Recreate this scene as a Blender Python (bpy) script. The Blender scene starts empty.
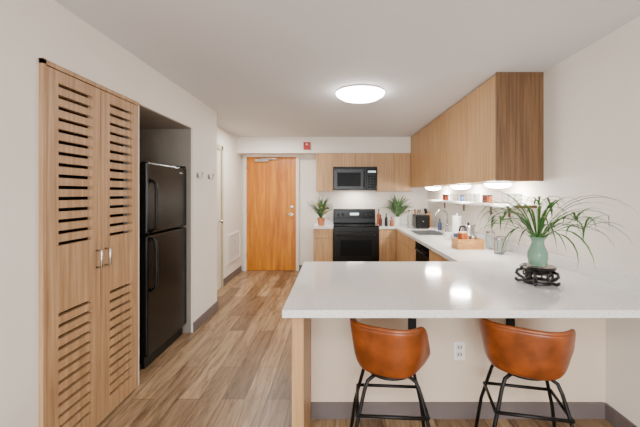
import bpy, bmesh, math, random
from mathutils import Vector, Matrix
random.seed(7)
scene = bpy.context.scene
COL = scene.collection
H = 2.40; CT = 0.86; XL=-1.44; XF=-1.71; XR=1.70; YB=6.41

# ---------------- materials ----------------
def lin(h):
    h=h.lstrip('#'); o=[]
    for i in (0,2,4):
        c=int(h[i:i+2],16)/255
        o.append(c/12.92 if c<=0.04045 else ((c+0.055)/1.055)**2.4)
    return (*o,1)
def new(name):
    m=bpy.data.materials.new(name); m.use_nodes=True
    nt=m.node_tree; b=nt.nodes['Principled BSDF']
    return m,nt,b
def coords(nt,scale,rot=(0,0,0)):
    tc=nt.nodes.new('ShaderNodeTexCoord'); mp=nt.nodes.new('ShaderNodeMapping')
    mp.inputs['Scale'].default_value=scale; mp.inputs['Rotation'].default_value=rot
    nt.links.new(tc.outputs['Object'],mp.inputs['Vector']); return mp
def ramp(nt,stops):
    r=nt.nodes.new('ShaderNodeValToRGB'); e=r.color_ramp.elements
    while len(e)<len(stops): e.new(0.5)
    for i,(p,c) in enumerate(stops):
        e[i].position=p; e[i].color=c
    return r
def plain(name,hexc,rough=0.5,metal=0,var=0.04,nscale=8,bump=0.0,bscale=200,coat=0,spec=None):
    m,nt,b=new(name); c=lin(hexc)
    mp=coords(nt,(1,1,1)); n=nt.nodes.new('ShaderNodeTexNoise'); n.inputs['Scale'].default_value=nscale
    nt.links.new(mp.outputs[0],n.inputs['Vector'])
    lo=tuple(x*(1-var) for x in c[:3])+(1,); hi=tuple(min(1,x*(1+var)) for x in c[:3])+(1,)
    r=ramp(nt,[(0.3,lo),(0.7,hi)]); nt.links.new(n.outputs['Fac'],r.inputs[0]); nt.links.new(r.outputs[0],b.inputs['Base Color'])
    b.inputs['Roughness'].default_value=rough; b.inputs['Metallic'].default_value=metal
    b.inputs['Coat Weight'].default_value=coat
    if spec is not None: b.inputs['Specular IOR Level'].default_value=spec
    if bump:
        n2=nt.nodes.new('ShaderNodeTexNoise'); n2.inputs['Scale'].default_value=bscale
        nt.links.new(mp.outputs[0],n2.inputs['Vector'])
        bp=nt.nodes.new('ShaderNodeBump'); bp.inputs['Strength'].default_value=bump; bp.inputs['Distance'].default_value=0.003
        nt.links.new(n2.outputs['Fac'],bp.inputs['Height']); nt.links.new(bp.outputs[0],b.inputs['Normal'])
    return m
def wood(name,c1,c2,c3,scale=(38,38,1.6),rough=0.45,lo=0.3,hi=0.72):
    m,nt,b=new(name); mp=coords(nt,scale)
    n=nt.nodes.new('ShaderNodeTexNoise'); n.inputs['Scale'].default_value=1; n.inputs['Detail'].default_value=7; n.inputs['Roughness'].default_value=0.6; n.inputs['Distortion'].default_value=0.4
    nt.links.new(mp.outputs[0],n.inputs['Vector'])
    r=ramp(nt,[(lo,lin(c1)),((lo+hi)/2,lin(c2)),(hi,lin(c3))]); nt.links.new(n.outputs['Fac'],r.inputs[0]); nt.links.new(r.outputs[0],b.inputs['Base Color'])
    b.inputs['Roughness'].default_value=rough
    bp=nt.nodes.new('ShaderNodeBump'); bp.inputs['Strength'].default_value=0.08; bp.inputs['Distance'].default_value=0.002
    nt.links.new(n.outputs['Fac'],bp.inputs['Height']); nt.links.new(bp.outputs[0],b.inputs['Normal'])
    return m
def emis(name,col,st):
    m,nt,b=new(name); b.inputs['Base Color'].default_value=(0.9,0.9,0.9,1)
    b.inputs['Emission Color'].default_value=col; b.inputs['Emission Strength'].default_value=st; return m
def glass(name,col,rough=0.03,trans=1):
    m,nt,b=new(name); b.inputs['Base Color'].default_value=lin(col); b.inputs['Roughness'].default_value=rough
    b.inputs['Transmission Weight'].default_value=trans; b.inputs['IOR'].default_value=1.3; return m

M_wall=plain('wall_paint','#e4ddd3',0.75,var=0.015,nscale=2,bump=0.05,bscale=300)
M_ceil=plain('ceiling_paint','#d9d8da',0.85,var=0.01,nscale=2)
M_pony=plain('pony_paint','#d6c1ac',0.7,var=0.015)
M_base=plain('baseboard_vinyl','#665c5a',0.5)
M_trim=plain('trim_paint','#ddd3c4',0.4)
M_alc=plain('alcove_grey','#857d73',0.8)  # darker grey-beige for the inner faces of the alcove
M_oak=wood('oak_light','#9c774c','#b38b5e','#c5a073')
M_oakc=wood('oak_closet','#8f6b49','#aa8560','#c09c76')
M_waln=wood('oak_end','#50351e','#6a4b2e','#82603f')
M_door=wood('honey_door','#9a5000','#bd7000','#d48f04',scale=(14,14,1.2),rough=0.4)
M_gap_shade=plain('gap_shade','#4a3524',0.8)  # shade between cabinet doors, painted as a dark brown
M_black=plain('black_appliance','#060607',0.3,var=0.1,spec=0.3)
M_fridge=plain('black_fridge','#050506',0.25,var=0.1,bump=0.2,bscale=220,spec=0.28)
M_bglass=plain('black_glass','#030304',0.2,var=0.05,spec=0.2)
M_oven=plain('oven_window','#070809',0.4,var=0.1,spec=0.12)
M_bmetal=plain('black_metal','#070707',0.45,spec=0.3)
M_steel=plain('steel','#b9b9ba',0.25,metal=1)
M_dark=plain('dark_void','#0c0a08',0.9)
M_lea=plain('tan_leather','#78390f',0.34,var=0.36,nscale=11,bump=0.2,bscale=130)
M_lea2=plain('inner_leather','#38190a',0.5,var=0.15,nscale=10,bump=0.2,bscale=130)  # darker brown for the inner faces of the stool shell
M_white=plain('white_plastic','#e6e4e0',0.4)
M_red=plain('red_plastic','#a00b08',0.4)
M_green=plain('leaf_green','#33661f',0.42,var=0.5,nscale=25)
M_green2=plain('leaf_pale','#5d7f52',0.5,var=0.4,nscale=30)
M_stem=plain('stem_brown','#5a4a2c',0.7)
M_terr=plain('terracotta','#b9754a',0.7)
M_cela=glass('celadon_glass','#8fb59c',0.12,0.4)
M_ebony=plain('carved_ebony','#0d0808',0.3,var=0.3)
M_glass=glass('clear_glass','#f2f6f6')
M_box=wood('box_wood','#94602f','#b27f44','#c6985c',scale=(8,40,40))
M_paper=plain('paper','#efedea',0.9,bump=0.2,bscale=60)
M_blue=plain('blue_ceramic','#2b4464',0.3)
M_amber=plain('amber','#9a470f',0.3)
M_dred=plain('dark_red','#581a0d',0.3)
M_yel=plain('yellow_petal','#e0b020',0.6)
M_dome=emis('dome_glow',(1,0.97,0.92,1),42)
M_puck=emis('puck_glow',(1,0.96,0.89,1),150)
M_disp=emis('clock_display',(0.2,0.7,0.9,1),0.6)

# quartz
M_quartz,nt,b=new('quartz_counter')
mp=coords(nt,(1,1,1)); n=nt.nodes.new('ShaderNodeTexNoise'); n.inputs['Scale'].default_value=170; n.inputs['Detail'].default_value=2
nt.links.new(mp.outputs[0],n.inputs['Vector'])
r=ramp(nt,[(0.30,lin('#bdb8b3')),(0.42,lin('#dad7d4')),(0.7,lin('#e3e1df'))]); nt.links.new(n.outputs['Fac'],r.inputs[0])
nt.links.new(r.outputs[0],b.inputs['Base Color']); b.inputs['Roughness'].default_value=0.09
# floor
M_floor,nt,b=new('vinyl_plank')
mp=coords(nt,(1,1,1),(0,0,math.radians(90)))
br=nt.nodes.new('ShaderNodeTexBrick'); br.offset=0.37; br.inputs['Scale'].default_value=1
br.inputs['Brick Width'].default_value=1.2; br.inputs['Row Height'].default_value=0.155; br.inputs['Mortar Size'].default_value=0.0018
br.inputs['Color1'].default_value=lin('#bea586'); br.inputs['Color2'].default_value=lin('#826b54'); br.inputs['Mortar'].default_value=lin('#46382b')
nt.links.new(mp.outputs[0],br.inputs['Vector'])
mp2=coords(nt,(20,2.0,1)); n=nt.nodes.new('ShaderNodeTexNoise'); n.inputs['Scale'].default_value=1; n.inputs['Detail'].default_value=8; n.inputs['Roughness'].default_value=0.7; n.inputs['Distortion'].default_value=1.2
nt.links.new(mp2.outputs[0],n.inputs['Vector'])
r=ramp(nt,[(0.32,lin('#84735f')),(0.47,lin('#cabeae')),(0.66,lin('#fff8ee'))]); nt.links.new(n.outputs['Fac'],r.inputs[0])
mx=nt.nodes.new('ShaderNodeMix'); mx.data_type='RGBA'; mx.blend_type='MULTIPLY'; mx.inputs['Factor'].default_value=1
nt.links.new(br.outputs['Color'],mx.inputs[6]); nt.links.new(r.outputs[0],mx.inputs[7]); nt.links.new(mx.outputs[2],b.inputs['Base Color'])
b.inputs['Roughness'].default_value=0.38

# ---------------- helpers ----------------
def group(name,loc=(0,0,0)):
    e=bpy.data.objects.new(name,None); e.location=loc; e.empty_display_size=0.1; COL.objects.link(e); return e
def link(ob,parent):
    COL.objects.link(ob)
    if parent is not None:
        ob.parent=parent; ob.matrix_parent_inverse=Matrix.Translation(-Vector(parent.location))
    return ob
def mesh_obj(name,verts,faces,mats,parent=None,smooth=False,fm=None):
    me=bpy.data.meshes.new(name); me.from_pydata([tuple(v) for v in verts],[],faces); me.update()
    if not isinstance(mats,(list,tuple)): mats=[mats]
    for m in mats: me.materials.append(m)
    bm=bmesh.new(); bm.from_mesh(me)
    if fm:
        bm.faces.ensure_lookup_table()
        for f,i in zip(bm.faces,fm): f.material_index=i
    bmesh.ops.recalc_face_normals(bm,faces=bm.faces); bm.to_mesh(me); bm.free()
    if smooth:
        for p in me.polygons: p.use_smooth=True
    return link(bpy.data.objects.new(name,me),parent)
def boxes(name,lst,mats,parent=None,bevel=0):
    """lst of (x0,x1,y0,y1,z0,z1[,mat])"""
    V=[];F=[];FM=[]
    for bx in lst:
        x0,x1,y0,y1,z0,z1=bx[:6]; mi=bx[6] if len(bx)>6 else 0; o=len(V)
        V+=[(x0,y0,z0),(x1,y0,z0),(x1,y1,z0),(x0,y1,z0),(x0,y0,z1),(x1,y0,z1),(x1,y1,z1),(x0,y1,z1)]
        F+=[tuple(o+i for i in f) for f in ((0,3,2,1),(4,5,6,7),(0,1,5,4),(1,2,6,5),(2,3,7,6),(3,0,4,7))]; FM+=[mi]*6
    ob=mesh_obj(name,V,F,mats,parent,fm=FM)
    if bevel:
        md=ob.modifiers.new('bevel','BEVEL'); md.width=bevel; md.segments=2; md.limit_method='ANGLE'
    return ob
def box(name,x0,x1,y0,y1,z0,z1,mat,parent=None,bevel=0): return boxes(name,[(x0,x1,y0,y1,z0,z1)],mat,parent,bevel)
def lathe(name,prof,c,mat,parent=None,seg=32,axis='z'):
    V=[];F=[];n=len(prof)
    for i in range(seg):
        a=2*math.pi*i/seg
        for r_,z_ in prof:
            if axis=='z': V.append((c[0]+r_*math.cos(a),c[1]+r_*math.sin(a),c[2]+z_))
            elif axis=='y': V.append((c[0]+r_*math.cos(a),c[1]+z_,c[2]+r_*math.sin(a)))
            else: V.append((c[0]+z_,c[1]+r_*math.cos(a),c[2]+r_*math.sin(a)))
    for i in range(seg):
        j=(i+1)%seg
        for k in range(n-1): F.append((i*n+k,j*n+k,j*n+k+1,i*n+k+1))
    ob=mesh_obj(name,V,F,mat,parent,smooth=True)
    bm=bmesh.new(); bm.from_mesh(ob.data); bmesh.ops.remove_doubles(bm,verts=bm.verts,dist=1e-5); bmesh.ops.recalc_face_normals(bm,faces=bm.faces); bm.to_mesh(ob.data); bm.free()
    md=ob.modifiers.new('es','EDGE_SPLIT'); md.split_angle=math.radians(40)
    return ob
def tube(name,pts,r,mat,parent=None,closed=False,seg=8,r2=None):
    pts=[Vector(p) for p in pts]; n=len(pts); V=[];F=[]; up=Vector((0.123,0.31,0.94)).normalized()
    for i,p in enumerate(pts):
        if closed: t=(pts[(i+1)%n]-pts[i-1]).normalized()
        else: t=(pts[min(i+1,n-1)]-pts[max(i-1,0)]).normalized()
        if i==0:
            a=t.cross(up).normalized()
        else:
            a=(a-t*a.dot(t)).normalized()
        b_=t.cross(a)
        rr=r if r2 is None else r+(r2-r)*i/(n-1)
        for k in range(seg):
            an=2*math.pi*k/seg; V.append(p+(a*math.cos(an)+b_*math.sin(an))*rr)
    for i in range(n if closed else n-1):
        j=(i+1)%n
        for k in range(seg): F.append((i*seg+k,i*seg+(k+1)%seg,j*seg+(k+1)%seg,j*seg+k))
    if not closed:
        F.append(tuple(range(seg))[::-1]); F.append(tuple((n-1)*seg+k for k in range(seg)))
    return mesh_obj(name,V,F,mat,parent,smooth=True)
def circ(cx,cy,cz,r,n=24,a0=0,a1=2*math.pi,plane='xy'):
    o=[]
    for i in range(n):
        a=a0+(a1-a0)*i/n; 
        o.append((cx+r*math.cos(a),cy+r*math.sin(a),cz) if plane=='xy' else (cx+r*math.cos(a),cy,cz+r*math.sin(a)))
    return o
def leaves(name,specs,mat,parent=None,lim=None):
    V=[];F=[];N=9
    for (p,az,L,el,droop,w) in specs:
        p=Vector(p); o=len(V); ds=L/N; a=el
        side=Vector((-math.sin(az),math.cos(az),0))
        for i in range(N+1):
            t=i/N; ww=w*(0.35+1.3*t if t<0.5 else max(0.02,2*(1-t)))*1.0
            q=p.copy(); up=Vector((-math.cos(az)*math.sin(a),-math.sin(az)*math.sin(a),math.cos(a)))
            for v in (q-side*ww*0.5+up*ww*0.2,q,q+side*ww*0.5+up*ww*0.2):
                if lim: v.x=min(v.x,lim[0]); v.y=min(v.y,lim[1]); v.z=max(v.z,lim[2])
                V.append(v)
            p+=Vector((math.cos(az)*math.cos(a),math.sin(az)*math.cos(a),math.sin(a)))*ds
            a-=droop/N*(0.5+t)
        for i in range(N):
            for k in (0,1): F.append((o+i*3+k,o+i*3+k+1,o+i*3+k+4,o+i*3+k+3))
    return mesh_obj(name,V,F,mat,parent,smooth=True)

# ---------------- room shell ----------------
box('floor',-2.4,1.82,-3,6.53,-0.1,0,M_floor)
box('ceiling',-2.4,1.82,-3,6.53,H,H+0.1,M_ceil)
boxes('wall_left',[(-1.56,XL,-3,1.70,0,H),(-2.3,XL,1.70,3.55,2.07,H),(-2.3,XL,2.535,2.575,0,2.07),
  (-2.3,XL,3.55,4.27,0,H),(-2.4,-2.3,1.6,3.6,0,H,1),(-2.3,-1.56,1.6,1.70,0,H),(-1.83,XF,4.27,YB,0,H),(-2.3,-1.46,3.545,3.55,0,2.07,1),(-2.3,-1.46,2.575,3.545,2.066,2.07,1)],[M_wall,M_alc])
box('wall_right',XR,1.82,-3,6.53,0,H,M_wall)
box('wall_back',-1.83,XR,YB,6.53,0,H,M_wall)
box('soffit_trim',XF,XR,6.12,YB,2.118,H,M_wall)
boxes('wall_front',[(-1.56,-1.1,-3.1,-3,0,H),(1.1,1.82,-3.1,-3,0,H),(-1.1,1.1,-3.1,-3,0,0.7),(-1.1,1.1,-3.1,-3,2.1,H)],[M_wall])
g=group('window_1',(0,-3,1.4))
boxes('frame',[(-1.1,-1.04,-3.06,-3,0.7,2.1),(1.04,1.1,-3.06,-3,0.7,2.1),(-0.03,0.03,-3.06,-3,0.7,2.1),(-1.1,1.1,-3.06,-3,0.7,0.76),(-1.1,1.1,-3.06,-3,2.04,2.1)],[M_trim],g)
box('pane',-1.04,1.04,-3.04,-3.03,0.76,2.04,M_glass,g)
box('wall_peninsula',-0.15,XR,2.20,2.30,0,0.82,M_pony)
# baseboards
bh=0.1
boxes('baseboard_left',[(XL,XL+0.012,3.55,4.27,0,bh),(XF,XL+0.012,4.27,4.282,0,bh),(XF,XF+0.012,4.282,4.33,0,bh),(XF,XF+0.012,5.28,YB-0.05,0,bh),(XL,XL+0.012,-3,1.68,0,bh)],[M_base])
boxes('baseboard_back',[(-0.655,-0.37,YB-0.012,YB,0,bh)],[M_base])
boxes('baseboard_peninsula',[(-0.15,XR-0.012,2.188,2.20,0,bh)],[M_base])
boxes('baseboard_right',[(XR-0.012,XR,-3,2.188,0,bh)],[M_base])

# ---------------- entry door ----------------
g=group('door_1',(-1.16,YB,0))
box('slab',-1.61,-0.71,6.375,YB,0.008,2.075,M_door,g,0.003)
boxes('frame',[(-1.665,-1.61,6.355,YB,0,2.118),(-0.71,-0.655,6.355,YB,0,2.118),(-1.61,-0.71,6.355,YB,2.075,2.118)],[M_trim],g)
lathe('rose',[(0,-0.012),(0.03,-0.012),(0.032,0)],(-0.79,6.375,1.03),M_steel,g,axis='y')
tube('lever',[(-0.79,6.375,1.03),(-0.79,6.32,1.03),(-0.80,6.315,1.03),(-0.90,6.315,1.03)],0.010,M_steel,g)
lathe('deadbolt',[(0,-0.02),(0.026,-0.018),(0.03,0)],(-0.79,6.375,1.17),M_steel,g,axis='y')
box('closer_body',-1.45,-1.2,6.325,6.375,1.985,2.035,M_steel,g,0.006)
boxes('closer_arm',[(-1.33,-1.06,6.31,6.325,2.03,2.045)],[M_steel],g)
lathe('peephole',[(0,-0.006),(0.01,-0.006),(0.011,0)],(-1.16,6.375,1.5),M_steel,g,axis='y')
for hz in (0.25,1.05,1.85): tube('hinge_%d'%int(hz*10),[(-1.612,6.37,hz),(-1.612,6.37,hz+0.1)],0.008,M_steel,g)
# side door (left hall wall)
g=group('door_2',(XF,4.77,0))
boxes('frame',[(XF,XF+0.03,4.33,4.40,0,2.12),(XF,XF+0.03,5.20,5.27,0,2.12),(XF,XF+0.03,4.33,5.27,2.05,2.12)],[plain('casing_paint','#b9ad92',0.5)],g,0.004)
box('slab',XF,XF+0.012,4.40,5.20,0.01,2.05,M_trim,g)
lathe('knob',[(0,0.06),(0.02,0.06),(0.028,0.045),(0.012,0.03),(0.012,0)],(XF+0.012,5.12,1.0),M_steel,g,axis='x')

# wall heater grille
g=group('wall_vent',(XF,5.9,0.5))
boxes('frame',[(XF,XF+0.02,5.52,5.56,0.28,0.75),(XF,XF+0.02,6.22,6.26,0.28,0.75),(XF,XF+0.02,5.56,6.22,0.71,0.75),(XF,XF+0.02,5.56,6.22,0.28,0.32)],[M_white],g,0.002)
boxes('slats',[(XF,XF+0.014,5.56,6.22,0.325+i*0.026,0.325+i*0.026+0.017) for i in range(15)],[M_white],g)
# wall hooks
for yy in (3.66,3.98):
    g=group('wall_hook',(XL,yy,1.6))
    lathe('plate',[(0.03,0),(0.03,0.008),(0,0.012)],(XL,yy,1.6),M_steel,g,axis='x')
    tube('hook',[(XL+0.008,yy,1.59),(XL+0.03,yy,1.57),(XL+0.05,yy,1.59),(XL+0.054,yy,1.635)],0.009,M_steel,g)
# fire alarm
g=group('fire_alarm',(-0.49,6.12,2.24))
box('body',-0.55,-0.43,6.085,6.12,2.175,2.305,M_red,g,0.006)
lathe('strobe',[(0,-0.02),(0.012,-0.015),(0.017,0)],(-0.49,6.085,2.265),M_white,g,axis='y')
g=group('light_switch',(-0.55,YB,1.2))
box('plate',-0.59,-0.51,YB-0.007,YB,1.14,1.26,M_white,g,0.002); box('rocker',-0.567,-0.533,YB-0.012,YB-0.007,1.17,1.23,M_white,g,0.002)
g=group('wall_outlet',(0.78,2.2,0.42))
box('plate',0.745,0.815,2.193,2.20,0.365,0.48,M_white,g,0.002)
for zz in (0.385,0.430): 
    box('socket',0.760,0.800,2.190,2.193,zz,zz+0.034,M_trim,g,0.001)
    boxes('slots',[(0.769,0.774,2.1885,2.190,zz+0.01,zz+0.026),(0.786,0.791,2.1885,2.190,zz+0.01,zz+0.026)],[M_dark],g)

# ---------------- closet doors ----------------
g=group('closet_door',(XL,2.11,0))
X0,X1=XL-0.012,XL+0.018
def panel(nm,y0,y1,s0,s1):
    L=[(X0,X1,y0,s0,0.02,2.04),(X0,X1,s1,y1,0.02,2.04)]
    sh=0.019; p=0.0585
    slots=[1.14+i*p for i in range(15)]+[0.13+i*p for i in range(12)]
    slots.sort(); z=0.02
    for s in slots: L.append((X0,X1,s0,s1,z,s)); z=s+sh
    L.append((X0,X1,s0,s1,z,2.04))
    boxes(nm,L,[M_oakc],g)
panel('leaf_near',1.725,2.122,1.80,2.055)
panel('leaf_far',2.128,2.527,2.21,2.455)
boxes('jamb',[(XL-0.02,XL+0.022,1.70,1.72,0,2.07),(XL-0.02,XL+0.004,2.53,2.535,0,2.07),(XL-0.02,XL+0.022,1.70,2.535,2.045,2.068)],[M_oakc],g)
for yy in (2.085,2.165):
    tube('pull',[(X1,yy,0.97),(X1+0.03,yy,0.97),(X1+0.032,yy,0.975),(X1+0.032,yy,1.065),(X1+0.03,yy,1.07),(X1,yy,1.07)],0.006,M_steel,g)
box('interior_shade_sheet',XL-0.10,XL-0.09,1.71,2.53,0.0,2.06,M_dark,g)  # added dark sheet, stands in for the closet's unlit interior

# ---------------- fridge ----------------
g=group('refrigerator',(-1.85,3.16,0))
fy0,fy1=2.79,3.53
box('cabinet',-2.22,-1.57,fy0,fy1,0.03,1.66,M_fridge,g,0.008)
box('freezer_door',-1.565,-1.495,fy0,fy1,1.085,1.665,M_fridge,g,0.014)
box('lower_door',-1.565,-1.495,fy0,fy1,0.10,1.072,M_fridge,g,0.014)
box('kick_grille',-1.56,-1.53,fy0+0.02,fy1-0.02,0.0,0.095,M_bmetal,g,0.003)
for z0,z1 in ((1.10,1.52),(0.62,1.05)):
    tube('handle',[(-1.495,fy0+0.05,z0),(-1.455,fy0+0.05,z0+0.03),(-1.448,fy0+0.05,z0+0.08),(-1.448,fy0+0.05,z1-0.08),(-1.455,fy0+0.05,z1-0.03),(-1.495,fy0+0.05,z1)],0.013,M_bmetal,g,seg=10)
box('hinge_cap',-1.56,-1.50,fy1-0.08,fy1-0.02,1.665,1.68,M_bmetal,g,0.003)
box('badge',-1.495,-1.493,3.36,3.43,1.60,1.615,M_steel,g)
for yy in (fy0+0.06,fy1-0.06): lathe('foot',[(0,0),(0.02,0),(0.02,0.03),(0,0.03)],(-2.1,yy,0),M_bmetal,g,12)

# ---------------- countertop ----------------
cz0=CT-0.038
XR2=XR-0.001
sx0,sx1,sy0,sy1=1.12,1.48,4.62,5.20
box('peninsula_countertop',-0.25,XR2,1.65,2.83,cz0,CT,[M_quartz],None,0.003)
boxes('countertop',[(1.0,XR2,2.83,sy0,cz0,CT),(1.0,sx0,sy0,sy1,cz0,CT),(sx1,XR2,sy0,sy1,cz0,CT),(1.0,XR2,sy1,YB-0.001,cz0,CT),(0.732,1.0,5.80,YB-0.001,cz0,CT)],[M_quartz])
box('range_side_countertop',-0.37,-0.032,5.80,YB-0.001,cz0,CT,[M_quartz])
box('trim_1',XR-0.018,XR,1.65,6.39,CT,CT+0.085,M_quartz)
box('trim_2',0.732,XR-0.018,YB-0.018,YB,CT,CT+0.085,M_quartz)
box('trim_3',-0.37,-0.032,YB-0.018,YB,CT,CT+0.085,M_quartz)
# peninsula end + base cabinets
def cab_doors(par,face,axis,edges,z0,z1,dr=None,mat=M_oak,t=0.018,sgn=-1):
    L=[];gp=0.003
    zz0,zz1=z0+0.001,z1-0.001
    if axis=='x': boxes('gap_shade_sheet',[(min(face,face+sgn*0.002),max(face,face+sgn*0.002),edges[0]+0.004,edges[-1]-0.004,zz0,zz1)],[M_gap_shade],par)  # added dark sheet that paints shade into the door gaps
    else: boxes('gap_shade_sheet',[(edges[0]+0.004,edges[-1]-0.004,min(face,face+sgn*0.002),max(face,face+sgn*0.002),zz0,zz1)],[M_gap_shade],par)
    for a,b_ in zip(edges[:-1],edges[1:]):
        rng=[(z0,z1)] if not dr else [(z0,dr-0.002),(dr+0.002,z1)]
        for (q0,q1) in rng:
            if axis=='x': L.append((min(face,face+sgn*t),max(face,face+sgn*t),a+gp,b_-gp,q0,q1))
            else: L.append((a+gp,b_-gp,min(face,face+sgn*t),max(face,face+sgn*t),q0,q1))
    return boxes('doors',L,[mat],par,0.0015)
box('peninsula_end_panel',-0.21,-0.152,1.70,2.80,0,cz0,M_oak,None,0.001)
g=group('peninsula_cabinet',(0.4,2.5,0))
box('carcass',-0.15,1.02,2.302,2.76,0.1,cz0,M_oak,g)
box('toe_kick',-0.15,1.02,2.302,2.70,0,0.1,M_base,g)
cab_doors(g,2.76,'y',[-0.15,0.24,0.63,1.02],0.105,cz0-0.005,dr=0.66,sgn=1)
g=group('base_cabinet',(1.4,3.3,0))
box('carcass',1.04,XR2,2.83,3.80,0.1,cz0,M_oak,g); box('toe_kick',1.08,XR2,2.83,3.80,0,0.1,M_base,g)
cab_doors(g,1.04,'x',[2.86,3.33,3.80],0.105,cz0-0.005,dr=0.66)
g=group('sink_cabinet',(1.4,5.1,0))
boxes('carcass',[(1.04,XR2,4.42,4.58,0.1,cz0),(1.04,XR2,4.58,5.24,0.1,0.62),(1.04,XR2,5.24,YB-0.001,0.1,cz0)],[M_oak],g)
boxes('toe_kick',[(1.08,XR2,4.42,YB-0.001,0,0.1)],[M_base],g)
cab_doors(g,1.04,'x',[4.42,4.88,5.34,5.80],0.105,cz0-0.005,dr=0.66)
g=group('corner_cabinet',(0.88,6.1,0))
box('carcass',0.735,1.038,5.84,YB-0.001,0.1,cz0,M_oak,g); box('toe_kick',0.735,1.038,5.9,YB-0.001,0,0.1,M_base,g)
cab_doors(g,5.84,'y',[0.735,1.02],0.105,cz0-0.005,dr=0.66)
g=group('drawer_cabinet',(-0.2,6.1,0))
box('carcass',-0.36,-0.035,5.84,YB-0.001,0.1,cz0,M_oak,g); box('toe_kick',-0.36,-0.035,5.9,YB-0.001,0,0.1,M_base,g)
cab_doors(g,5.84,'y',[-0.36,-0.035],0.105,cz0-0.005,dr=0.66)
# brackets
for bx in (0.484,1.10):
    g=group('counter_bracket',(bx,2.2,0.7))
    boxes('steel',[(bx-0.025,bx+0.025,2.188,2.20,0.50,cz0),(bx-0.025,bx+0.025,1.72,2.188,cz0-0.012,cz0)],[M_bmetal],g,0.001)
# dishwasher
g=group('dishwasher',(1.3,4.11,0))
box('tub',1.045,1.66,3.81,4.41,0.02,cz0-0.004,M_bmetal,g)
box('door',1.015,1.045,3.812,4.408,0.11,0.70,M_black,g,0.004)
box('control_panel',1.010,1.045,3.812,4.408,0.705,cz0-0.006,M_bglass,g,0.004)
box('kick_plate',1.05,1.07,3.812,4.408,0,0.1,M_bmetal,g)
tube('handle',[(1.01,3.9,0.735),(0.985,3.91,0.735),(0.985,4.31,0.735),(1.01,4.32,0.735)],0.008,M_bmetal,g)
# sink & faucet
g=group('kitchen_sink',(1.3,4.9,CT))
t=0.004;zb=0.68
boxes('basin',[(sx0,sx0+t,sy0,sy1,zb,CT),(sx1-t,sx1,sy0,sy1,zb,CT),(sx0,sx1,sy0,sy0+t,zb,CT),(sx0,sx1,sy1-t,sy1,zb,CT),(sx0,sx1,sy0,sy1,zb,zb+t)],[M_steel],g)
boxes('rim',[(sx0-0.02,sx0+t,sy0-0.02,sy1+0.02,CT,CT+0.003),(sx1-t,sx1+0.02,sy0-0.02,sy1+0.02,CT,CT+0.003),(sx0,sx1,sy0-0.02,sy0+t,CT,CT+0.003),(sx0,sx1,sy1-t,sy1+0.02,CT,CT+0.003)],[M_steel],g)
lathe('drain',[(0,0.006),(0.03,0.006),(0.04,0.004)],(1.3,4.91,zb),M_steel,g)
g=group('faucet',(1.57,4.9,CT))
lathe('base',[(0,0),(0.028,0),(0.028,0.02),(0.018,0.05),(0.015,0.10),(0,0.10)],(1.57,4.9,CT),M_steel,g)
tube('spout',[(1.57,4.9,CT+0.08),(1.57,4.9,CT+0.24)]+[(1.49+0.08*math.cos(a),4.9,CT+0.24+0.08*math.sin(a)) for a in [math.radians(k) for k in range(15,181,15)]]+[(1.41,4.9,CT+0.19)],0.011,M_steel,g)
tube('lever',[(1.57,4.9,CT+0.09),(1.57,4.84,CT+0.12)],0.007,M_steel,g)

# ---------------- upper cabinets ----------------
g=group('upper_cabinet',(1.5,4.5,1.515))
ub=1.515
box('carcass',1.335,XR2,2.872,6.115,ub,H-0.001,M_oak,g)
box('end_panel',1.317,XR2,2.85,2.872,ub-0.004,H-0.001,M_waln,g)
cab_doors(g,1.335,'x',[2.872,3.50,4.14,4.79,5.44,6.09],ub,H-0.012)
g=group('upper_cabinet',(0.5,6.2,1.45))
boxes('carcass',[(-0.33,-0.032,6.12,YB-0.001,1.45,2.116),(-0.032,0.732,6.12,YB-0.001,1.875,2.116),(0.732,1.334,6.12,YB-0.001,1.45,2.116)],[M_oak],g)
cab_doors(g,6.12,'y',[-0.33,-0.032],1.45,2.11)
cab_doors(g,6.12,'y',[-0.032,0.35,0.732],1.875,2.11)
cab_doors(g,6.12,'y',[0.732,1.03,1.315],1.45,2.11)
for i,yy in enumerate((3.2,4.15,5.3)):
    g=group('cabinet_light',(1.49,yy,ub))
    lathe('housing',[(0.0,0),(0.125,0),(0.125,-0.012),(0.115,-0.016)],(1.49,yy,ub),M_white,g)
    lathe('lens',[(0,-0.055),(0.06,-0.051),(0.10,-0.036),(0.115,-0.014),(0,-0.014)],(1.49,yy,ub),M_puck,g)
# under shelf
g=group('wall_shelf',(1.6,4.4,1.29))
box('board',1.51,XR,2.95,5.85,1.285,1.31,M_white,g,0.002)
box('end_cap',1.51,XR,2.944,2.95,1.285,1.31,M_waln,g)
for yy in (3.4,3.8,4.6,5.4):
    boxes('bracket',[(1.60,XR,yy-0.012,yy+0.012,1.27,1.285),(XR-0.015,XR,yy-0.012,yy+0.012,1.18,1.285)],[M_waln],g)
for k,(yy,mt) in enumerate(((3.62,M_amber),(3.74,M_dred),(4.4,M_blue),(5.0,M_amber),(5.12,M_dred))):
    g=group('spice_jar',(1.6,yy,1.31))
    lathe('jar',[(0,0),(0.025,0),(0.025,0.07),(0,0.07)],(1.6,yy,1.31),mt,g,20); lathe('lid',[(0.026,0.07),(0.026,0.085),(0,0.085)],(1.6,yy,1.31),M_bmetal,g,20)
for k,yy in enumerate((3.06,3.17,3.29,3.95,4.07,4.2,4.65,4.78)):
    g=group('drinking_glass',(1.6,yy,1.31))
    lathe('glass',[(0,0),(0.028,0),(0.034,0.10),(0.032,0.10),(0.026,0.006),(0,0.005)],(1.6,yy,1.31),M_glass,g,20)

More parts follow.
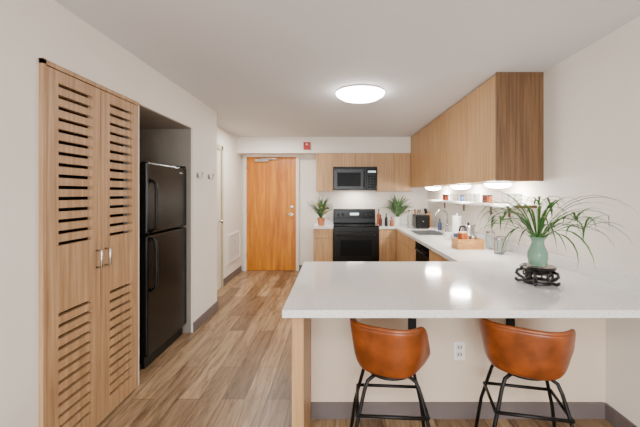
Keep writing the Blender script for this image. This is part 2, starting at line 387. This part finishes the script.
# ---------------- microwave ----------------
g=group('microwave_oven',(0.35,6.2,1.47))
box('body',-0.028,0.728,6.03,YB-0.002,1.47,1.872,M_black,g,0.004)
box('door',-0.026,0.535,6.0,6.03,1.475,1.83,M_black,g,0.006)
box('window',0.04,0.44,5.997,6.0,1.535,1.77,M_oven,g,0.002)
box('control_panel',0.54,0.726,6.0,6.03,1.475,1.83,M_bglass,g,0.006)
box('display',0.565,0.70,5.998,6.0,1.77,1.80,M_disp,g)
boxes('buttons',[(0.57+0.048*i,0.605+0.048*i,5.998,6.0,1.51+0.045*j,1.535+0.045*j) for i in range(3) for j in range(5)],[M_oven],g)
boxes('top_grille',[(-0.02,0.72,6.005,6.03,1.838+0.011*i,1.844+0.011*i) for i in range(3)],[M_bmetal],g)
tube('handle',[(0.50,6.0,1.52),(0.50,5.965,1.53),(0.50,5.965,1.79),(0.50,6.0,1.80)],0.009,M_black,g)
# ---------------- range ----------------
g=group('kitchen_range',(0.35,6.1,0))
box('body',-0.028,0.728,5.82,6.395,0.03,0.855,M_black,g,0.003)
box('cooktop',-0.030,0.730,5.80,6.36,0.856,0.872,M_bglass,g,0.004)
box('backguard',-0.028,0.728,6.32,6.395,0.872,1.13,M_black,g,0.012)
box('backguard_glass',0.0,0.70,6.315,6.32,0.96,1.10,M_bglass,g,0.003)
box('clock',0.27,0.43,6.312,6.315,1.02,1.06,M_disp,g)
for kx in (0.06,0.14,0.56,0.64): lathe('knob',[(0,-0.03),(0.018,-0.03),(0.022,0)],(kx,6.315,1.03),M_bmetal,g,20,'y')
box('control_strip',-0.026,0.726,5.80,5.82,0.78,0.853,M_black,g,0.003)
box('oven_door',-0.026,0.726,5.785,5.82,0.24,0.775,M_black,g,0.008)
box('oven_window',0.09,0.61,5.782,5.785,0.38,0.64,M_oven,g,0.002)
box('drawer',-0.026,0.726,5.79,5.82,0.04,0.232,M_black,g,0.006)
tube('oven_handle',[(0.04,5.785,0.72),(0.04,5.745,0.72),(0.66,5.745,0.72),(0.66,5.785,0.72)],0.012,M_black,g)
for (bx,by,br_) in ((0.16,5.95,0.10),(0.54,5.95,0.08),(0.16,6.2,0.08),(0.54,6.2,0.10)):
    tube('burner',circ(bx,by,0.8725,br_,28),0.002,M_oven,g,closed=True,seg=6)
for fx in (0.02,0.68):
    for fy in (5.86,6.34): lathe('foot',[(0,0),(0.02,0),(0.02,0.03),(0,0.03)],(fx,fy,0),M_bmetal,g,12)

# ---------------- ceiling lamp ----------------
g=group('ceiling_light',(0.245,3.40,H))
lathe('rim',[(0,0),(0.225,0),(0.235,-0.008),(0.235,-0.018),(0.225,-0.02)],(0.245,3.40,H),M_white,g,48)
lathe('diffuser',[(0.236,-0.018),(0.228,-0.035),(0.18,-0.065),(0.10,-0.085),(0,-0.092)],(0.245,3.40,H),M_dome,g,48)

# ---------------- stools ----------------
def stool(cx,cy,rot,k_,rb):
    g=group('bar_stool',(cx,cy,0)); R=Matrix.Rotation(rot,4,'Z'); T=Matrix.Translation((cx,cy,0))@R
    TB=Matrix.Translation((cx,cy,0))@Matrix.Rotation(rb,4,'Z')
    sz=0.525
    SEG=48; prof=[(0.0,0.0),(0.25,0.0),(0.5,0.006),(0.70,0.03),(0.81,0.12),(0.885,0.34),(0.94,0.66),(0.985,0.92),(0.99,1.0)]
    V=[];F=[]
    for i in range(SEG):
        th=2*math.pi*i/SEG
        c=-math.sin(th) # 1 at back
        s=max(0,min(1,(c+0.66)/1.15)); s=s*s*(3-2*s)
        hgt=0.035+0.210*s
        n_=2.9
        ca,sa=math.cos(th),math.sin(th); rr=1/((abs(ca)**n_+abs(sa)**n_)**(1/n_))
        for (q,zf) in prof:
            x=0.198*rr*ca*q*k_; y=0.195*rr*sa*q*k_
            V.append(T@Vector((x,y,sz+hgt*zf)))
    n=len(prof)
    for i in range(SEG):
        j=(i+1)%SEG
        for k in range(n-1): F.append((i*n+k,j*n+k,j*n+k+1,i*n+k+1))
    ob=mesh_obj('shell',V,F,[M_lea,M_lea2],g,smooth=True)
    bm=bmesh.new(); bm.from_mesh(ob.data); bmesh.ops.remove_doubles(bm,verts=bm.verts,dist=1e-5); bmesh.ops.recalc_face_normals(bm,faces=bm.faces)
    bm.normal_update()
    lowf=min(bm.faces,key=lambda f:f.calc_center_median().z)
    if lowf.normal.z>0: bmesh.ops.reverse_faces(bm,faces=bm.faces)
    bm.to_mesh(ob.data); bm.free()
    md=ob.modifiers.new('sol','SOLIDIFY'); md.thickness=0.022; md.offset=0; md.material_offset=1
    md=ob.modifiers.new('sub','SUBSURF'); md.levels=1; md.render_levels=2
    rim=[]
    for i in range(SEG): rim.append(V[i*n+n-1])
    tube('rim_piping',rim,0.0115,M_lea,g,closed=True,seg=8)
    def P(x,y,z): return TB@Vector((x,y,z))
    tube('under_ring',[P(0.11*math.cos(a),0.11*math.sin(a),sz-0.016) for a in [2*math.pi*k/24 for k in range(24)]],0.009,M_bmetal,g,closed=True)
    for k,(sx,sy) in enumerate(((-1,-1),(1,-1),(1,1),(-1,1))):
        pts=[P(0.03*sx,0.03*sy,sz-0.018),P(0.09*sx,0.08*sy,sz-0.02),P(0.118*sx,0.098*sy,sz-0.035),P(0.135*sx,0.11*sy,sz-0.08),P(0.182*sx,0.148*sy,0.25),P(0.215*sx,0.175*sy,0.0)]
        tube('leg_%d'%(k+1),pts,0.0095,M_bmetal,g)
    z=0.34;q=0.169;q2=0.137
    for k,((a,b_),(c,d)) in enumerate((((-q,-q2),(q,-q2)),((q,-q2),(q,q2)),((q,q2),(-q,q2)),((-q,q2),(-q,-q2)))):
        tube('footrest_%d'%(k+1),[P(a,b_,z),P(c,d,z)],0.0085,M_bmetal,g)
    return g
stool(0.285,1.81,math.radians(-26),0.94,math.radians(-4))
stool(0.98,1.81,math.radians(-30),1.05,math.radians(-12))

# ---------------- foreground plant ----------------
px,py=1.245,2.15
g=group('vase_stand',(px,py,CT))
lathe('top_ring',[(0,0.085),(0.085,0.085),(0.098,0.092),(0.102,0.10),(0.095,0.108),(0.08,0.105),(0.06,0.10),(0,0.10)],(px,py,CT),M_ebony,g)
lathe('apron',[(0.088,0.085),(0.078,0.07),(0.07,0.06),(0.06,0.065),(0.0,0.08)],(px,py,CT),M_ebony,g)
tube('base_ring',circ(px,py,CT+0.012,0.075,28),0.011,M_ebony,g,closed=True)
for k in range(5):
    a=2*math.pi*k/5+0.3; ca,sa=math.cos(a),math.sin(a)
    tube('leg_%d'%(k+1),[(px+r_*ca,py+r_*sa,CT+z_) for r_,z_ in ((0.08,0.085),(0.112,0.075),(0.118,0.058),(0.10,0.04),(0.078,0.028),(0.082,0.014),(0.108,0.010),(0.12,0.018),(0.118,0.028))],0.010,M_ebony,g)
    a+=math.pi/5; ca,sa=math.cos(a),math.sin(a)
    tube('scroll_%d'%(k+1),[(px+(0.078+0.0)*ca-0.02*math.cos(t)*sa,py+0.078*sa+0.02*math.cos(t)*ca,CT+0.055+0.016*math.sin(t)) for t in [2*math.pi*i/12 for i in range(12)]],0.005,M_ebony,g,closed=True)
g=group('potted_spider_plant',(px,py,CT+0.108))
zv=CT+0.109
lathe('vase',[(0,0),(0.04,0),(0.05,0.01),(0.058,0.05),(0.056,0.08),(0.042,0.115),(0.034,0.14),(0.038,0.16),(0.055,0.178),(0.051,0.178),(0.034,0.16),(0.030,0.14),(0.038,0.113),(0.050,0.08),(0.05,0.04),(0,0.008)],(px,py,zv),M_cela,g)
S=[];top=Vector((px,py,zv+0.15))
for i in range(40):
    az=2*math.pi*i/40+random.uniform(-.15,.15)
    S.append((top+Vector((0.02*math.cos(az),0.02*math.sin(az),0)),az,random.uniform(0.38,0.66),random.uniform(0.6,1.35),random.uniform(1.7,3.1),random.uniform(0.014,0.021)))
for (ex,ey,ez) in ((-0.24,-0.05,0.13),(0.20,-0.05,0.13),(0.14,0.1,0.20),(-0.12,0.12,0.17),(0.20,-0.12,0.08),(-0.02,-0.05,0.22)):
    e=Vector((px+ex,py+ey,zv+0.15+ez)); m_=(top+e)/2+Vector((0,0,0.07))
    tube('runner',[top+Vector((0,0,-0.1)),top,(top+m_)/2+Vector((0,0,.02)),m_,(m_+e)/2+Vector((0,0,.01)),e],0.003,M_green,g,seg=6)
    for i in range(9):
        az=2*math.pi*i/9+random.uniform(-.3,.3); S.append((e,az,random.uniform(0.12,0.24),random.uniform(0.1,1.1),random.uniform(1.4,2.8),random.uniform(0.013,0.018)))
leaves('foliage',S,M_green,g,lim=(XR-0.03,9,CT+0.02))

# ---------------- back plants ----------------
def bushy(name,x,y,potprof,potmat,n,L0,L1,w,mat,hh,lim,flowers=False):
    g=group(name,(x,y,CT)); lathe('pot',potprof,(x,y,CT),potmat,g)
    lathe('soil',[(0,hh-0.012),(potprof[-1][0],hh-0.012)],(x,y,CT),M_stem,g)
    S=[]
    for i in range(n):
        az=random.uniform(0,2*math.pi); r_=random.uniform(0,0.02)
        S.append(((x+r_*math.cos(az),y+r_*math.sin(az),CT+hh-0.02+random.uniform(0,0.12)),az,random.uniform(L0,L1),random.uniform(0.5,1.5),random.uniform(0.4,1.6),random.uniform(w*0.7,w*1.3)))
    leaves('foliage',S,mat,g,lim=lim)
    for i in range(5):
        az=i*1.3; tube('stem',[(x,y,CT+hh-0.02),(x+0.03*math.cos(az),y+0.03*math.sin(az),CT+hh+0.12)],0.003,M_green,g,seg=6)
    if flowers:
        for i in range(8):
            az=i*0.8; r_=0.06+0.07*((i*37)%5)/5; fx,fy,fz=x+r_*math.cos(az),y-0.04+r_*math.sin(az)*0.7,CT+hh+0.10+0.18*((i*53)%7)/7
            tube('flower_stem',[(x,y,CT+hh-0.02),((x+fx)/2,(y+fy)/2,(CT+hh+fz)/2+0.02),(fx,fy,fz)],0.002,M_green,g,seg=5)
            lathe('flower',[(0,-0.012),(0.012,-0.004),(0.026,0.010),(0.010,0.006),(0,0.014)],(fx,fy,fz),M_yel,g,12)
pp=lambda r,h:[(0,0),(r*0.75,0),(r,h),(r*0.92,h)]
bushy('potted_palm',-0.24,6.08,pp(0.07,0.13),M_terr,85,0.24,0.44,0.030,M_green2,0.13,(-0.035,YB-0.03,CT+0.09),True)
bushy('leafy_plant',1.10,6.16,pp(0.06,0.14),M_white,95,0.24,0.44,0.038,M_green2,0.14,(1.38,YB-0.03,CT+0.10))
def bottle(name,x,y,h,r,mat,z=CT):
    g=group(name,(x,y,z)); lathe('body',[(0,0),(r,0),(r,h*0.6),(r*0.4,h*0.75),(r*0.35,h*0.95),(0,h*0.95)],(x,y,z),mat,g,20)
    lathe('cap',[(r*0.4,h*0.93),(r*0.4,h),(0,h)],(x,y,z),M_bmetal,g,16)
bottle('oil_bottle',0.78,6.25,0.27,0.030,M_amber)
bottle('soap_bottle',1.58,5.28,0.17,0.03,M_blue)
bottle('detergent_bottle',1.60,4.60,0.20,0.032,M_amber)
bottle('sauce_bottle',0.775,5.96,0.19,0.028,M_dred)
bottle('glass_bottle',1.24,5.87,0.27,0.035,M_glass)
bottle('vinegar_bottle',0.86,5.88,0.22,0.026,M_bmetal)
bottle('juice_bottle',0.95,5.87,0.16,0.028,M_amber)
# knife block
g=group('knife_block',(1.56,5.85,CT))
mesh_obj('block',[(1.50,5.80,CT),(1.62,5.80,CT),(1.62,5.90,CT),(1.50,5.90,CT),(1.48,5.80,CT+0.20),(1.58,5.80,CT+0.24),(1.58,5.90,CT+0.24),(1.48,5.90,CT+0.20)],[(0,3,2,1),(4,5,6,7),(0,1,5,4),(1,2,6,5),(2,3,7,6),(3,0,4,7)],M_box,g)
for k in range(4): tube('knife_handle',[(1.51+0.016*k,5.82+0.02*k,CT+0.20),(1.48+0.016*k,5.82+0.02*k,CT+0.30)],0.009,M_bmetal,g)
# utensil crock
g=group('utensil_crock',(1.46,6.2,CT))
lathe('crock',[(0,0),(0.05,0),(0.055,0.13),(0.048,0.13),(0.045,0.01),(0,0.01)],(1.46,6.2,CT),M_white,g)
for k in range(5):
    a=k*1.25; tube('utensil',[(1.46+0.01*math.cos(a),6.2+0.01*math.sin(a),CT+0.02),(1.46+0.055*math.cos(a),6.2+0.055*math.sin(a),CT+0.27)],0.005,M_box if k%2 else M_steel,g,r2=0.012)
# toaster
g=group('toaster',(1.37,5.5,CT))
box('body',1.25,1.47,5.40,5.68,CT+0.012,CT+0.22,M_black,g,0.02)
boxes('slots',[(1.31,1.335,5.43,5.65,CT+0.2201,CT+0.222),(1.395,1.42,5.43,5.65,CT+0.2201,CT+0.222)],[M_steel],g)
box('lever',1.35,1.37,5.385,5.40,CT+0.11,CT+0.13,M_steel,g,0.002)
boxes('feet',[(1.28,1.30,5.42,5.44,CT,CT+0.014),(1.42,1.44,5.42,5.44,CT,CT+0.014),(1.28,1.30,5.64,5.66,CT,CT+0.014),(1.42,1.44,5.64,5.66,CT,CT+0.014)],[M_bmetal],g)
# paper towel
g=group('paper_towel_roll',(1.52,4.36,CT))
lathe('base',[(0,0),(0.075,0),(0.075,0.01),(0,0.01)],(1.52,4.36,CT),M_steel,g)
lathe('roll',[(0.02,0.012),(0.058,0.012),(0.058,0.27),(0.02,0.27)],(1.52,4.36,CT),M_paper,g)
tube('rod',[(1.52,4.36,CT+0.005),(1.52,4.36,CT+0.31)],0.006,M_steel,g)
# mugs
for (mx_,my_,mm) in ((1.35,4.15,M_white),(1.40,4.02,M_blue)):
    g=group('coffee_mug',(mx_,my_,CT))
    lathe('cup',[(0,0),(0.036,0),(0.040,0.09),(0.036,0.09),(0.033,0.008),(0,0.008)],(mx_,my_,CT),mm,g,24)
    tube('handle',[(mx_-0.038,my_,CT+0.075),(mx_-0.062,my_,CT+0.068),(mx_-0.065,my_,CT+0.04),(mx_-0.037,my_,CT+0.022)],0.005,mm,g,seg=6)
# kettle
kx,ky=1.47,3.86
g=group('electric_kettle',(kx,ky,CT))
lathe('power_base',[(0,0),(0.075,0),(0.078,0.018),(0,0.02)],(kx,ky,CT),M_bmetal,g)
lathe('body',[(0,0.02),(0.075,0.022),(0.078,0.05),(0.06,0.19),(0.055,0.20),(0.0,0.205)],(kx,ky,CT),M_steel,g)
lathe('lid_knob',[(0.0,0.235),(0.012,0.23),(0.012,0.2),(0,0.2)],(kx,ky,CT),M_bmetal,g,16)
tube('handle',[(kx-0.055,ky-0.02,CT+0.19),(kx-0.10,ky-0.035,CT+0.19),(kx-0.115,ky-0.04,CT+0.13),(kx-0.075,ky-0.025,CT+0.06)],0.010,M_bmetal,g)
tube('spout',[(kx+0.05,ky+0.02,CT+0.16),(kx+0.09,ky+0.035,CT+0.20)],0.016,M_steel,g,r2=0.009)
# wooden box with jars
g=group('wooden_box',(1.33,3.5,CT))
boxes('box',[(1.20,1.46,3.42,3.43,CT,CT+0.10),(1.20,1.46,3.60,3.61,CT,CT+0.10),(1.20,1.21,3.43,3.60,CT,CT+0.10),(1.45,1.46,3.43,3.60,CT,CT+0.10),(1.21,1.45,3.43,3.60,CT,CT+0.01)],[M_box],g,0.001)
lathe('canister',[(0,0.01),(0.045,0.01),(0.045,0.15),(0,0.15)],(1.28,3.51,CT),M_amber,g,24)
lathe('canister_lid',[(0.046,0.15),(0.046,0.165),(0,0.17)],(1.28,3.51,CT),M_box,g,24)
lathe('tin',[(0,0.01),(0.038,0.01),(0.038,0.13),(0,0.13)],(1.38,3.51,CT),M_steel,g,24)
for (x,y,h) in ((1.54,3.47,0.16),(1.58,3.32,0.13),(1.50,3.20,0.13)):
    g=group('glass_jar',(x,y,CT)); lathe('jar',[(0,0),(0.04,0),(0.043,0.01),(0.043,h),(0.040,h),(0.040,0.012),(0,0.006)],(x,y,CT),M_glass,g,24)
    lathe('lid',[(0.044,h-0.001),(0.044,h+0.015),(0,h+0.018)],(x,y,CT),M_steel,g,24)

# ---------------- lights ----------------
def area(name,loc,rot,sx,sy,p,col=(1,1,1)):
    l=bpy.data.lights.new(name,'AREA'); l.shape='RECTANGLE'; l.size=sx; l.size_y=sy; l.energy=p; l.color=col
    o=bpy.data.objects.new(name,l); o.location=loc; o.rotation_euler=rot; COL.objects.link(o); return o
area('window_daylight',(0,-2.95,1.4),(math.radians(90),0,0),2.1,1.3,210,(0.92,0.96,1))
area('living_room_fill',(0.1,-0.9,2.36),(0,0,0),0.6,0.6,60,(1,0.97,0.93))  # added overhead fill behind the camera, has no fixture
area('range_fill',(0.35,6.2,1.465),(0,0,0),0.3,0.1,7,(1,0.92,0.84))  # added light under the microwave to brighten the cooking area
area('hall_fill',(-1.0,5.3,2.38),(0,0,0),0.3,0.3,38,(1,0.96,0.89))  # added light without a fixture, lifts the back wall and door
w=bpy.data.worlds.new('world'); scene.world=w; w.use_nodes=True
w.node_tree.nodes['Background'].inputs[0].default_value=(0.8,0.9,1,1); w.node_tree.nodes['Background'].inputs[1].default_value=1.0

cam=bpy.data.cameras.new('camera'); co=bpy.data.objects.new('camera',cam); COL.objects.link(co)
co.location=(0,0,1.41); co.rotation_euler=(math.radians(90),0,0)
cam.sensor_width=36; cam.lens=350/640*36; cam.shift_x=-15/640; cam.shift_y=-20/640; cam.clip_start=0.05
scene.camera=co
